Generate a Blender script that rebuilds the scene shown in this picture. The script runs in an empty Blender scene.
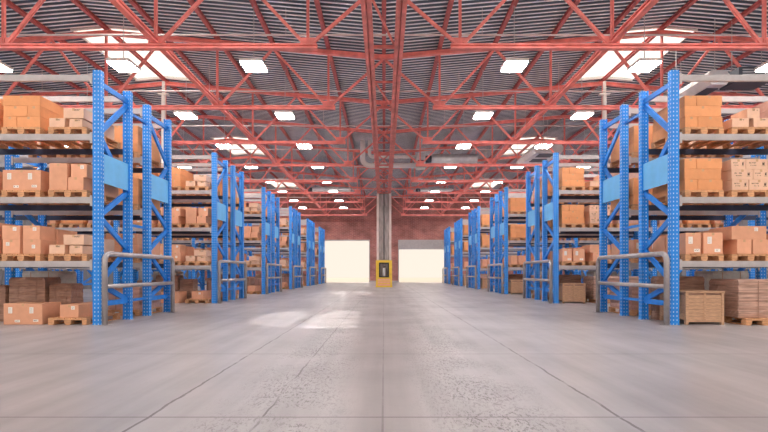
import bpy, bmesh, math, random
from mathutils import Vector, Matrix
random.seed(7)
sc = bpy.context.scene
col = sc.collection
PI = math.pi

# ------------------------------------------------------------------ camera, world, sun, exposure
F = 450.0                       # focal length in pixels of the 768 px frame
HC = 1.1                        # camera height
cam_d = bpy.data.cameras.new('camera'); cam = bpy.data.objects.new('camera', cam_d); col.objects.link(cam)
cam_d.sensor_width = 36.0; cam_d.lens = F / 768 * 36.0
cam_d.shift_y = 56.0 / 768; cam_d.clip_end = 400
cam.location = (0, 0, HC); cam.rotation_euler = (PI / 2, 0, 0)
sc.camera = cam
w = bpy.data.worlds.new('World'); sc.world = w; w.use_nodes = True
bg = w.node_tree.nodes['Background']
bg.inputs[0].default_value = (1.0, 0.86, 0.74, 1); bg.inputs[1].default_value = 0.62
sun_d = bpy.data.lights.new('sun', 'SUN'); sun = bpy.data.objects.new('sun', sun_d); col.objects.link(sun)
sun_d.energy = 5.5; sun_d.angle = math.radians(.5); sun_d.color = (1.0, 0.93, 0.85)
sun.rotation_euler = Vector((7.9, -7.3, -9.6)).to_track_quat('-Z', 'Y').to_euler()
sc.view_settings.view_transform = 'Standard'; sc.view_settings.look = 'None'
sc.view_settings.gamma = 1.0; sc.view_settings.use_curve_mapping = False
sc.view_settings.exposure = 0.78
LAMP_POWER = 42.0

# ------------------------------------------------------------------ materials
def mat(name, color, rough=0.6, metal=0.0, var=0.0, scale=6.0, bump=0.0, spec=0.5, rand=0.0, emit=None, stretch=None):
    m = bpy.data.materials.new(name); m.use_nodes = True
    nt = m.node_tree; b = nt.nodes['Principled BSDF']
    b.inputs['Roughness'].default_value = rough; b.inputs['Metallic'].default_value = metal
    b.inputs['Specular IOR Level'].default_value = spec
    c = (*color, 1)
    tc = nt.nodes.new('ShaderNodeTexCoord')
    src = tc.outputs['Object']
    if stretch:
        mp = nt.nodes.new('ShaderNodeMapping'); mp.inputs['Scale'].default_value = stretch
        nt.links.new(src, mp.inputs[0]); src = mp.outputs[0]
    nz = nt.nodes.new('ShaderNodeTexNoise'); nz.inputs['Scale'].default_value = scale; nz.inputs['Detail'].default_value = 5
    nt.links.new(src, nz.inputs['Vector'])
    mr = nt.nodes.new('ShaderNodeMapRange'); mr.inputs[1].default_value = 0.3; mr.inputs[2].default_value = 0.7
    mr.inputs[3].default_value = 1 - var; mr.inputs[4].default_value = 1 + var
    nt.links.new(nz.outputs['Fac'], mr.inputs[0])
    mul = nt.nodes.new('ShaderNodeMixRGB'); mul.blend_type = 'MULTIPLY'; mul.inputs[0].default_value = 1
    mul.inputs[1].default_value = c; nt.links.new(mr.outputs[0], mul.inputs[2])
    out = mul.outputs[0]
    if rand:
        oi = nt.nodes.new('ShaderNodeObjectInfo')
        r = nt.nodes.new('ShaderNodeMapRange'); r.inputs[3].default_value = 1 - rand; r.inputs[4].default_value = 1 + rand
        nt.links.new(oi.outputs['Random'], r.inputs[0])
        m2 = nt.nodes.new('ShaderNodeMixRGB'); m2.blend_type = 'MULTIPLY'; m2.inputs[0].default_value = 1
        nt.links.new(out, m2.inputs[1]); nt.links.new(r.outputs[0], m2.inputs[2]); out = m2.outputs[0]
    nt.links.new(out, b.inputs['Base Color'])
    if bump:
        bp = nt.nodes.new('ShaderNodeBump'); bp.inputs['Strength'].default_value = bump; bp.inputs['Distance'].default_value = 0.01
        nt.links.new(nz.outputs['Fac'], bp.inputs['Height']); nt.links.new(bp.outputs[0], b.inputs['Normal'])
    if emit:
        b.inputs['Emission Color'].default_value = (*emit[0], 1); b.inputs['Emission Strength'].default_value = emit[1]
    return m

M = {}
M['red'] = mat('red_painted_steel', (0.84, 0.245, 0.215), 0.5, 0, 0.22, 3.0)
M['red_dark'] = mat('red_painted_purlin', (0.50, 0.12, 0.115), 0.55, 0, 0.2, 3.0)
M['beam'] = mat('beam_paint', (0.46, 0.425, 0.425), 0.5, 0, 0.08, 5)
M['panel'] = mat('light_blue_panel', (0.13, 0.45, 0.82), 0.5, 0, 0.05, 5)
M['beam_shade'] = mat('inner_beam_shade', (0.035, 0.05, 0.10), 0.5, 0, 0.1, 5)  # rear beams of loaded shelves: shade under the loads painted into the colour
M['blue'] = mat('blue_steel', (0.008, 0.20, 0.68), 0.45, 0, 0.15, 5)
M['galv'] = mat('galvanised_tube', (0.40, 0.37, 0.37), 0.33, 0.6, 0.12, 8)
M['wood'] = mat('pallet_wood', (0.62, 0.32, 0.16), 0.75, 0, 0.22, 9, 0.2, rand=0.12, stretch=(1, 6, 6))
M['crate'] = mat('crate_wood', (0.52, 0.31, 0.19), 0.7, 0, 0.2, 9, 0.2, rand=0.06, stretch=(1, 6, 6))
M['orange'] = mat('orange_cardboard', (0.80, 0.36, 0.165), 0.8, 0, 0.05, 8, 0.05, 0.2, rand=0.07)
M['tan'] = mat('tan_cardboard', (0.77, 0.395, 0.25), 0.8, 0, 0.05, 8, 0.05, 0.2, rand=0.08)
M['pale'] = mat('pale_cardboard', (0.80, 0.52, 0.37), 0.8, 0, 0.05, 8, 0.05, 0.2, rand=0.05)
M['pink'] = mat('pinkish_cardboard', (0.60, 0.36, 0.30), 0.8, 0, 0.08, 12, 0.05, 0.2, rand=0.05)
M['brown'] = mat('brown_wrapped_board', (0.34, 0.19, 0.135), 0.45, 0, 0.3, 4, 0.5, 0.5, stretch=(1, 1, 9))
M['sheet'] = mat('tan_wrapped_sheets', (0.46, 0.28, 0.215), 0.4, 0, 0.35, 3, 0.6, 0.5, stretch=(1, 1, 12))
M['whitewrap'] = mat('white_wrapped_goods', (0.72, 0.68, 0.60), 0.5, 0, 0.2, 6, 0.3)
M['paper'] = mat('label_paper', (0.85, 0.80, 0.74), 0.7, 0, 0.03)
M['ink'] = mat('black_ink', (0.13, 0.08, 0.06), 0.8)
M['tape'] = mat('packing_tape', (0.62, 0.36, 0.19), 0.35)
M['yellow'] = mat('yellow_paint', (0.80, 0.52, 0.04), 0.5, 0, 0.1, 6)
M['conc_col'] = mat('column_grey', (0.36, 0.31, 0.29), 0.7, 0, 0.25, 3, stretch=(3, 3, .6))
M['col_light'] = mat('column_flange', (0.66, 0.55, 0.50), 0.6, 0, 0.1, 3)
M['duct'] = mat('duct_metal', (0.55, 0.55, 0.56), 0.38, 0.35, 0.12, 3)
M['duct_dark'] = mat('duct_dark', (0.04, 0.05, 0.07), 0.6)
M['white'] = mat('white_paint', (0.80, 0.77, 0.74), 0.5, 0, 0.04)
M['pipe'] = mat('pipe_pinkish', (0.74, 0.60, 0.58), 0.45)
M['shutter'] = mat('shutter_metal', (0.45, 0.42, 0.42), 0.45, 0.3, 0.08)
M['sidewall'] = mat('side_cladding', (0.20, 0.19, 0.20), 0.6, 0, 0.08, 0.6)
M['black'] = mat('black_metal', (0.03, 0.03, 0.03), 0.5)
M['extred'] = mat('extinguisher_white', (0.82, 0.80, 0.78), 0.3)
M['lamp'] = mat('lamp_diffuser', (0.9, 0.9, 0.9), 0.5, emit=((1.0, 0.965, 0.935), LAMP_POWER))
M['apron'] = mat('outside_concrete', (0.32, 0.27, 0.22), 0.8, 0, 0.05, 1)

def N(nt, t, **kw):
    n = nt.nodes.new(t)
    for k, v in kw.items(): setattr(n, k, v)
    return n
def math_(nt, op, a, b=None, c=None):
    n = N(nt, 'ShaderNodeMath', operation=op)
    for i, v in enumerate((a, b, c)):
        if v is None: continue
        if isinstance(v, (int, float)): n.inputs[i].default_value = v
        else: nt.links.new(v, n.inputs[i])
    return n.outputs[0]

def post_material():
    m = bpy.data.materials.new('blue_perforated_post'); m.use_nodes = True; nt = m.node_tree; b = nt.nodes['Principled BSDF']
    b.inputs['Roughness'].default_value = 0.45; b.inputs['Specular IOR Level'].default_value = 0.35
    tc = N(nt, 'ShaderNodeTexCoord'); sp = N(nt, 'ShaderNodeSeparateXYZ'); nt.links.new(tc.outputs['Object'], sp.inputs[0])
    geo = N(nt, 'ShaderNodeNewGeometry'); sn = N(nt, 'ShaderNodeSeparateXYZ'); nt.links.new(geo.outputs['Normal'], sn.inputs[0])
    nx = math_(nt, 'GREATER_THAN', math_(nt, 'ABSOLUTE', sn.outputs[0]), 0.7)
    # across coordinate: y on side faces, x on front faces
    ax = math_(nt, 'ABSOLUTE', sp.outputs[0]); ay = math_(nt, 'ABSOLUTE', sp.outputs[1])
    a = math_(nt, 'ADD', math_(nt, 'MULTIPLY', ay, nx), math_(nt, 'MULTIPLY', ax, math_(nt, 'SUBTRACT', 1, nx)))
    near = math_(nt, 'LESS_THAN', math_(nt, 'ABSOLUTE', math_(nt, 'SUBTRACT', a, 0.036)), 0.0095)
    fr = math_(nt, 'FRACT', math_(nt, 'MULTIPLY', sp.outputs[2], 1 / 0.085))
    slot = math_(nt, 'MULTIPLY', near, math_(nt, 'LESS_THAN', fr, 0.36))
    nz = N(nt, 'ShaderNodeTexNoise'); nz.inputs['Scale'].default_value = 5; nt.links.new(tc.outputs['Object'], nz.inputs[0])
    mx = N(nt, 'ShaderNodeMixRGB'); nt.links.new(nz.outputs['Fac'], mx.inputs[0])
    mx.inputs[1].default_value = (0.008, 0.205, 0.68, 1); mx.inputs[2].default_value = (0.026, 0.29, 0.84, 1)
    m2 = N(nt, 'ShaderNodeMixRGB'); nt.links.new(slot, m2.inputs[0]); nt.links.new(mx.outputs[0], m2.inputs[1])
    m2.inputs[2].default_value = (0.50, 0.64, 0.84, 1)
    nt.links.new(m2.outputs[0], b.inputs['Base Color'])
    return m
M['post'] = post_material()

def brick_material():
    m = bpy.data.materials.new('red_brick'); m.use_nodes = True; nt = m.node_tree; b = nt.nodes['Principled BSDF']
    b.inputs['Roughness'].default_value = 0.85
    tc = N(nt, 'ShaderNodeTexCoord'); sp = N(nt, 'ShaderNodeSeparateXYZ'); nt.links.new(tc.outputs['Object'], sp.inputs[0])
    cb = N(nt, 'ShaderNodeCombineXYZ'); nt.links.new(sp.outputs[0], cb.inputs[0]); nt.links.new(sp.outputs[2], cb.inputs[1])
    br = N(nt, 'ShaderNodeTexBrick'); nt.links.new(cb.outputs[0], br.inputs['Vector'])
    br.inputs['Color1'].default_value = (0.45, 0.16, 0.13, 1); br.inputs['Color2'].default_value = (0.34, 0.115, 0.10, 1)
    br.inputs['Mortar'].default_value = (0.52, 0.33, 0.29, 1); br.inputs['Scale'].default_value = 1
    br.inputs['Mortar Size'].default_value = 0.012; br.inputs['Brick Width'].default_value = 0.42; br.inputs['Row Height'].default_value = 0.13
    nz = N(nt, 'ShaderNodeTexNoise'); nz.inputs['Scale'].default_value = 0.9; nz.inputs['Detail'].default_value = 6
    nt.links.new(tc.outputs['Object'], nz.inputs[0])
    r = N(nt, 'ShaderNodeMapRange'); r.inputs[1].default_value = .3; r.inputs[2].default_value = .7; r.inputs[3].default_value = .7; r.inputs[4].default_value = 1.35
    nt.links.new(nz.outputs['Fac'], r.inputs[0])
    mu = N(nt, 'ShaderNodeMixRGB', blend_type='MULTIPLY'); mu.inputs[0].default_value = 1
    nt.links.new(br.outputs['Color'], mu.inputs[1]); nt.links.new(r.outputs[0], mu.inputs[2]); nt.links.new(mu.outputs[0], b.inputs['Base Color'])
    return m
M['brick'] = brick_material()

def floor_material():
    m = bpy.data.materials.new('worn_concrete_floor'); m.use_nodes = True; nt = m.node_tree; b = nt.nodes['Principled BSDF']
    tc = N(nt, 'ShaderNodeTexCoord'); P = tc.outputs['Object']; sp = N(nt, 'ShaderNodeSeparateXYZ'); nt.links.new(P, sp.inputs[0])
    X, Y = sp.outputs[0], sp.outputs[1]
    def noise(scale, detail=4, vec=None, rough=.55, dist=0):
        n = N(nt, 'ShaderNodeTexNoise'); n.inputs['Scale'].default_value = scale; n.inputs['Detail'].default_value = detail
        n.inputs['Roughness'].default_value = rough; n.inputs['Distortion'].default_value = dist
        nt.links.new(vec or P, n.inputs['Vector']); return n.outputs['Fac']
    def remap(v, a, b_, c, d):
        r = N(nt, 'ShaderNodeMapRange'); nt.links.new(v, r.inputs[0])
        for i, q in enumerate((a, b_, c, d)): r.inputs[i + 1].default_value = q
        return r.outputs[0]
    wob = math_(nt, 'MULTIPLY', math_(nt, 'SUBTRACT', noise(2.2, 5), 0.5), 0.07)
    Xw = math_(nt, 'ADD', X, wob); Yw = math_(nt, 'ADD', Y, wob)
    def line(c, pos, wd):
        return math_(nt, 'LESS_THAN', math_(nt, 'ABSOLUTE', math_(nt, 'SUBTRACT', c, pos)), wd)
    j = line(math_(nt, 'ABSOLUTE', Xw), 1.79, 0.013)
    yy = math_(nt, 'PINGPONG', math_(nt, 'SUBTRACT', Y, 3.41), 2.63 / 2 * 1.0)
    yj = line(math_(nt, 'PINGPONG', math_(nt, 'SUBTRACT', Yw, 3.41), 1.315), 0.0, 0.006)
    yj = math_(nt, 'MULTIPLY', line(math_(nt, 'FLOORED_MODULO', math_(nt, 'SUBTRACT', Y, 3.40), 2.63), 0.01, 0.011), 0.8)
    j = math_(nt, 'MAXIMUM', j, math_(nt, 'MULTIPLY', line(X, -0.01, 0.008), 0.5))
    brk = remap(noise(3, 4), .38, .5, 0.35, 1)
    cr = math_(nt, 'MULTIPLY', line(math_(nt, 'ADD', X, math_(nt, 'MULTIPLY', wob, 1.1)), -0.92, 0.009), remap(noise(1.6, 3), .42, .5, .15, 1))
    joint = math_(nt, 'MAXIMUM', math_(nt, 'MULTIPLY', j, brk), math_(nt, 'MAXIMUM', yj, cr))
    # scuffs: fine marks drawn out along the driving direction, in two worn strips
    def stretched(sx, sy, rot):
        mp = N(nt, 'ShaderNodeMapping'); mp.inputs['Scale'].default_value = (sx, sy, 1); mp.inputs['Rotation'].default_value = (0, 0, rot)
        nt.links.new(P, mp.inputs[0]); return mp.outputs[0]
    strip = remap(math_(nt, 'ABSOLUTE', math_(nt, 'SUBTRACT', math_(nt, 'ABSOLUTE', X), 0.85)), .15, .65, 1, 0.0)
    patch = math_(nt, 'MULTIPLY', strip, remap(noise(1.3, 4), .36, .52, 0, 1))
    vo = N(nt, 'ShaderNodeTexVoronoi', feature='DISTANCE_TO_EDGE'); vo.inputs['Scale'].default_value = 6.5; nt.links.new(stretched(1.5, .8, .5), vo.inputs['Vector'])
    edge = math_(nt, 'LESS_THAN', vo.outputs['Distance'], 0.035)
    scuff = math_(nt, 'MULTIPLY', math_(nt, 'MULTIPLY', edge, remap(noise(7, 5, None, .7), .53, .58, 0, 1)), patch)
    s1 = remap(noise(12, 6, stretched(3.2, 1.0, .35), .75), .545, .575, 0, 1)
    s2 = remap(noise(22, 5, stretched(1.6, .8, -.4), .75), .575, .605, 0, 1)
    scuff = math_(nt, 'MAXIMUM', scuff, math_(nt, 'MULTIPLY', math_(nt, 'MAXIMUM', s1, s2), patch))
    pitw = math_(nt, 'MULTIPLY', remap(noise(26, 3), .66, .71, 0, .55), remap(noise(.7, 3), .42, .6, 0, 1))
    dark = math_(nt, 'MAXIMUM', joint, scuff)
    base = N(nt, 'ShaderNodeMixRGB'); nt.links.new(remap(noise(.45, 6), .3, .7, 0, 1), base.inputs[0])
    base.inputs[1].default_value = (0.28, 0.258, 0.266, 1); base.inputs[2].default_value = (0.375, 0.345, 0.348, 1)
    # tyre streaks along the aisle
    mp2 = N(nt, 'ShaderNodeMapping'); mp2.inputs['Scale'].default_value = (2.2, .12, 1); nt.links.new(P, mp2.inputs[0])
    st = remap(noise(1.6, 5, mp2.outputs[0]), .35, .65, .86, 1.10)
    b2 = N(nt, 'ShaderNodeMixRGB', blend_type='MULTIPLY'); b2.inputs[0].default_value = 1
    nt.links.new(base.outputs[0], b2.inputs[1]); nt.links.new(st, b2.inputs[2])
    b3 = N(nt, 'ShaderNodeMixRGB'); nt.links.new(math_(nt, 'MULTIPLY', dark, 0.95), b3.inputs[0]); nt.links.new(b2.outputs[0], b3.inputs[1])
    b3.inputs[2].default_value = (0.09, 0.07, 0.07, 1)
    nt.links.new(b3.outputs[0], b.inputs['Base Color'])
    nt.links.new(remap(noise(.8, 5), .3, .7, .30, .44), b.inputs['Roughness'])
    bp = N(nt, 'ShaderNodeBump'); bp.inputs['Strength'].default_value = 0.35; bp.inputs['Distance'].default_value = 0.01
    h = math_(nt, 'SUBTRACT', math_(nt, 'MULTIPLY', noise(9, 5), 0.35), dark)
    nt.links.new(h, bp.inputs['Height']); nt.links.new(bp.outputs[0], b.inputs['Normal'])
    return m
M['floor'] = floor_material()

def glass_material():
    m = bpy.data.materials.new('skylight_sheet'); m.use_nodes = True; nt = m.node_tree; nt.nodes.clear()
    o = N(nt, 'ShaderNodeOutputMaterial'); t = N(nt, 'ShaderNodeBsdfTransparent'); g = N(nt, 'ShaderNodeBsdfGlossy'); g.inputs['Roughness'].default_value = .2
    tl = N(nt, 'ShaderNodeBsdfTranslucent'); tl.inputs[0].default_value = (.95, .92, .88, 1)
    mx = N(nt, 'ShaderNodeMixShader'); mx.inputs[0].default_value = 0.2; nt.links.new(t.outputs[0], mx.inputs[1]); nt.links.new(tl.outputs[0], mx.inputs[2])
    m2 = N(nt, 'ShaderNodeMixShader'); m2.inputs[0].default_value = 0.05; nt.links.new(mx.outputs[0], m2.inputs[1]); nt.links.new(g.outputs[0], m2.inputs[2])
    nt.links.new(m2.outputs[0], o.inputs[0]); return m
M['glass'] = glass_material()
M['deck'] = mat('roof_deck_steel', (0.90, 0.91, 0.93), 0.4, 0.0, 0.15, 0.8)  # rib faces, painted pale to carry their lit look
M['deck_shade'] = mat('roof_groove_shade', (0.14, 0.175, 0.23), 0.5, 0.2, 0.2, 0.8)  # same deck steel, shade inside the grooves painted in as a dark colour

# ------------------------------------------------------------------ geometry helpers
class MB:
    def __init__(s): s.v = []; s.f = []; s.sm = []
    def box(s, x0, x1, y0, y1, z0, z1):
        if x0 > x1: x0, x1 = x1, x0
        n = len(s.v)
        s.v += [(x0, y0, z0), (x1, y0, z0), (x1, y1, z0), (x0, y1, z0), (x0, y0, z1), (x1, y0, z1), (x1, y1, z1), (x0, y1, z1)]
        s.f += [tuple(n + i for i in q) for q in ((3, 2, 1, 0), (4, 5, 6, 7), (0, 1, 5, 4), (1, 2, 6, 5), (2, 3, 7, 6), (3, 0, 4, 7))]
        s.sm += [False] * 6; return s
    def cbox(s, x0, x1, y0, y1, z0, z1, c=0.006):
        """box with chamfered edges"""
        bm = bmesh.new()
        r = bmesh.ops.create_cube(bm, size=1)
        for v in bm.verts:
            v.co = Vector(((x0 + x1) / 2 + v.co.x * abs(x1 - x0), (y0 + y1) / 2 + v.co.y * (y1 - y0), (z0 + z1) / 2 + v.co.z * (z1 - z0)))
        bmesh.ops.bevel(bm, geom=list(bm.edges), offset=c, segments=1, affect='EDGES')
        n = len(s.v); bm.verts.index_update()
        s.v += [tuple(v.co) for v in bm.verts]
        for f in bm.faces: s.f.append(tuple(n + v.index for v in f.verts)); s.sm.append(False)
        bm.free(); return s
    def prism(s, prof, axis_pts):
        """extrude closed 2D profile (a,b) along straight segment p0->p1"""
        p0, p1 = Vector(axis_pts[0]), Vector(axis_pts[1]); d = (p1 - p0).normalized()
        up = Vector((0, 0, 1)) if abs(d.z) < .95 else Vector((0, 1, 0))
        a = d.cross(up).normalized(); b = a.cross(d).normalized()
        n = len(s.v); k = len(prof)
        for p in (p0, p1):
            for (u, v) in prof: s.v.append(tuple(p + a * u + b * v))
        for i in range(k): s.f.append((n + i, n + (i + 1) % k, n + k + (i + 1) % k, n + k + i)); s.sm.append(False)
        s.f.append(tuple(n + k - 1 - i for i in range(k))); s.f.append(tuple(n + k + i for i in range(k))); s.sm += [False, False]
        return s
    def bar(s, p0, p1, wd, ht): return s.prism([(-wd / 2, -ht / 2), (wd / 2, -ht / 2), (wd / 2, ht / 2), (-wd / 2, ht / 2)], (p0, p1))
    def angle(s, p0, p1, wd, t=0.014):
        return s.prism([(-wd / 2, -wd / 2), (wd / 2, -wd / 2), (wd / 2, -wd / 2 + t), (-wd / 2 + t, -wd / 2 + t), (-wd / 2 + t, wd / 2), (-wd / 2, wd / 2)], (p0, p1))
    def ibeam(s, p0, p1, wd, ht, t=0.016):
        w2, h2 = wd / 2, ht / 2
        return s.prism([(-w2, -h2), (w2, -h2), (w2, -h2 + t), (t / 2, -h2 + t), (t / 2, h2 - t), (w2, h2 - t), (w2, h2), (-w2, h2), (-w2, h2 - t), (-t / 2, h2 - t), (-t / 2, -h2 + t), (-w2, -h2 + t)], (p0, p1))
    def tube(s, pts, r, seg=12, cap=True):
        pts = [Vector(p) for p in pts]; n0 = len(s.v); prev = None
        for i, p in enumerate(pts):
            if i == 0: d = pts[1] - p
            elif i == len(pts) - 1: d = p - pts[i - 1]
            else: d = (pts[i + 1] - p).normalized() + (p - pts[i - 1]).normalized()
            d.normalize()
            if prev is None:
                up = Vector((0, 0, 1)) if abs(d.z) < .9 else Vector((1, 0, 0)); a = d.cross(up).normalized()
            else: a = (prev - d * prev.dot(d)).normalized()
            prev = a; b = d.cross(a)
            for k in range(seg):
                t = 2 * PI * k / seg; s.v.append(tuple(p + (a * math.cos(t) + b * math.sin(t)) * r))
        for i in range(len(pts) - 1):
            for k in range(seg):
                q = n0 + i * seg; k2 = (k + 1) % seg
                s.f.append((q + k, q + k2, q + seg + k2, q + seg + k)); s.sm.append(True)
        if cap:
            s.f.append(tuple(n0 + seg - 1 - k for k in range(seg))); e = n0 + (len(pts) - 1) * seg
            s.f.append(tuple(e + k for k in range(seg))); s.sm += [False, False]
        return s
    def mesh(s, name, m):
        me = bpy.data.meshes.new(name); me.from_pydata(s.v, [], s.f); me.materials.append(m)
        me.polygons.foreach_set('use_smooth', s.sm)
        bm = bmesh.new(); bm.from_mesh(me); bmesh.ops.recalc_face_normals(bm, faces=bm.faces); bm.to_mesh(me); bm.free()
        me.update(); return me
    def build(s, name, m, parent=None, loc=(0, 0, 0)):
        return obj(name, s.mesh(name, m), parent, loc)
def obj(name, me, parent=None, loc=(0, 0, 0)):
    o = bpy.data.objects.new(name, me); col.objects.link(o); o.location = loc
    if parent: o.parent = parent
    return o
def empty(name, loc=(0, 0, 0)):
    o = bpy.data.objects.new(name, None); col.objects.link(o); o.location = loc; o.empty_display_size = .2; return o
def tag(o, label, cat, group=None, kind=None):
    o['label'] = label; o['category'] = cat
    if group: o['group'] = group
    if kind: o['kind'] = kind
    return o
def struct(o, label=None):
    o['kind'] = 'structure'
    if label: o['label'] = label
    return o
def copy_tree(o, parent=None):
    c = o.copy(); col.objects.link(c); c.parent = parent
    for ch in list(o.children): copy_tree(ch, c)
    return c
ORD = ['nearest', 'second', 'third', 'fourth', 'fifth', 'sixth', 'seventh', 'eighth', 'ninth']
SIDE = {-1: 'left', 1: 'right'}

# ------------------------------------------------------------------ room shell
RX = 9.8; WX = 19.6; YB = 48.0
def roof_z(x):
    ax = abs(x)
    t = ax / RX if ax <= RX else (2 * RX - ax) / RX
    return 8.76 + 0.87 * t                       # top chord line
TR = [11.6 + 4.28 * i for i in range(9)]         # truss lines
DECK = 0.13                                      # purlin depth: deck sits above
struct(MB().box(-WX - .2, WX + .2, -6, YB + .3, -0.3, 0).build('floor', M['floor']), 'worn grey concrete warehouse floor with joints')
# ceiling: corrugated deck, ribs running across the hall, openings for the skylights
SKY = [(1, 2), (4, 5), (7, 8)]
def in_sky(y): return any(TR[a] + .04 < y < TR[b] - .04 for a, b in SKY)
def deck_mesh():
    mb = MB(); p = 0.21; y = 0.0; mi = []
    xs_full = [-WX, -11.1, -9.8, -8.5, 0, 8.5, 9.8, 11.1, WX]
    def zt(x): return roof_z(x) + DECK + 0.01
    while y < YB:
        prof = [(0, 0.0), (0.075, 0.0), (0.09, 0.07), (0.195, 0.07), (0.21, 0.0)]
        cut = in_sky(y + p / 2)
        for i in range(len(xs_full) - 1):
            xa, xb = xs_full[i], xs_full[i + 1]
            if cut and 8.4 < abs((xa + xb) / 2) < 11.2: continue
            for k in range(4):
                (y0, h0), (y1, h1) = prof[k], prof[k + 1]
                n = len(mb.v)
                mb.v += [(xa, y + y0, zt(xa) + h0), (xb, y + y0, zt(xb) + h0), (xb, y + y1, zt(xb) + h1), (xa, y + y1, zt(xa) + h1)]
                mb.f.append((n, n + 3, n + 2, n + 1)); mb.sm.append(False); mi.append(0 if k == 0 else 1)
        y += p
    # solid insulation layer on top keeps the roof light-tight
    for i in range(len(xs_full) - 1):
        xa, xb = xs_full[i], xs_full[i + 1]
        segs = [(0, YB)]
        if 8.4 < abs((xa + xb) / 2) < 11.2:
            segs = []; c = 0.0
            for a, b in SKY: segs.append((c, TR[a] + .04)); c = TR[b] - .04
            segs.append((c, YB))
        for ya, yb in segs:
            n = len(mb.v)
            for z in (0.075, 0.11):
                mb.v += [(xa, ya, zt(xa) + z), (xb, ya, zt(xb) + z), (xb, yb, zt(xb) + z), (xa, yb, zt(xa) + z)]
            mb.f += [tuple(n + i for i in q) for q in ((3, 2, 1, 0), (4, 5, 6, 7), (0, 1, 5, 4), (1, 2, 6, 5), (2, 3, 7, 6), (3, 0, 4, 7))]
            mb.sm += [False] * 6
    me = bpy.data.meshes.new('ceiling'); me.from_pydata(mb.v, [], mb.f); me.materials.append(M['deck']); me.materials.append(M['deck_shade'])
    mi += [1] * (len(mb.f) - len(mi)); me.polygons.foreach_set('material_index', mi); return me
struct(obj('ceiling', deck_mesh()), 'corrugated steel roof deck')
for s in (-1, 1):
    mb = MB(); y = 0.0
    while y < YB:
        x = s * WX; mb.box(x, x + s * .12, y, y + .5, 0, 9.3); mb.box(x - s * .03, x, y + .1, y + .35, 0, 9.0); y += .5
    struct(mb.build('wall_' + SIDE[s], M['sidewall']))
# brick end wall with two door openings
mb = MB(); DX0, DX1, DH = 1.51, 6.7, 4.54
mb.box(-WX, -DX1, YB, YB + .35, 0, 9.9); mb.box(-DX0, DX0, YB, YB + .35, 0, DH); mb.box(DX1, WX, YB, YB + .35, 0, 9.9)
mb.box(-DX1, DX1, YB, YB + .35, DH, 9.9)
struct(mb.build('wall_back', M['brick']), 'red brick end wall with two loading doors')
mb = MB()
for a, b in ((-WX, -DX1), (-DX0, DX0), (DX1, WX)): mb.box(a + .01, b - .01, YB - .04, YB - .002, 0.0, .18)
struct(mb.build('baseboard_back', M['shutter']))
for i, s in enumerate((-1, 1)):
    d = MB()
    x0, x1 = s * DX0, s * DX1
    d.box(x0, x0 + s * .08, YB - .06, YB + .34, 0, DH); d.box(x1 - s * .08, x1, YB - .06, YB + .34, 0, DH)
    d.box(x0, x1, YB - .06, YB + .34, DH - .10, DH)
    root = struct(d.build('door_%d' % (i + 1), M['shutter']), 'open loading door on the ' + SIDE[s])
    if s == 1:
        q = MB(); z = 3.52
        while z < DH - .14: q.box(x0 + .09, x1 - .09, YB + .10, YB + .14, z, z + .085); q.box(x0 + .09, x1 - .09, YB + .115, YB + .13, z + .085, z + .1); z += .1
        q.build('shutter_curtain', M['shutter'], root)
ap = struct(MB().box(-30, 30, YB + .36, YB + 40, -.3, -.02).build('floor', M['apron']), 'bright concrete yard outside the doors'); ap.name = 'trim_1'
# skylights
for n, (a, b) in enumerate(SKY):
    for s in (-1, 1):
        y0, y1 = TR[a] + .04, TR[b] - .04
        fr = MB(); g = MB(); off = DECK + .02
        for xa, xb in ((8.5, 9.8), (9.8, 11.1)):
            pa = (s * xa, roof_z(xa) + off + .04); pb = (s * xb, roof_z(xb) + off + .04)
            g_ = len(g.v)
            for z in (0, .012):
                g.v += [(pa[0], y0, pa[1] + z), (pb[0], y0, pb[1] + z), (pb[0], y1, pb[1] + z), (pa[0], y1, pa[1] + z)]
            g.f += [tuple(g_ + i for i in q) for q in ((3, 2, 1, 0), (4, 5, 6, 7), (0, 1, 5, 4), (1, 2, 6, 5), (2, 3, 7, 6), (3, 0, 4, 7))]; g.sm += [False] * 6
            for yy in (y0 + .02, y1 - .02): fr.bar((pa[0], yy, pa[1] - .04), (pb[0], yy, pb[1] - .04), .05, .07)
        for xa in (8.52, 11.08): fr.bar((s * xa, y0, roof_z(xa) + off + .06), (s * xa, y1, roof_z(xa) + off + .06), .05, .10)
        r = struct(fr.build('window_%d' % (2 * n + (1 if s < 0 else 2)), M['white']), ORD[n] + ' ridge skylight on the ' + SIDE[s])
        g.build('pane', M['glass'], r)

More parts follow.
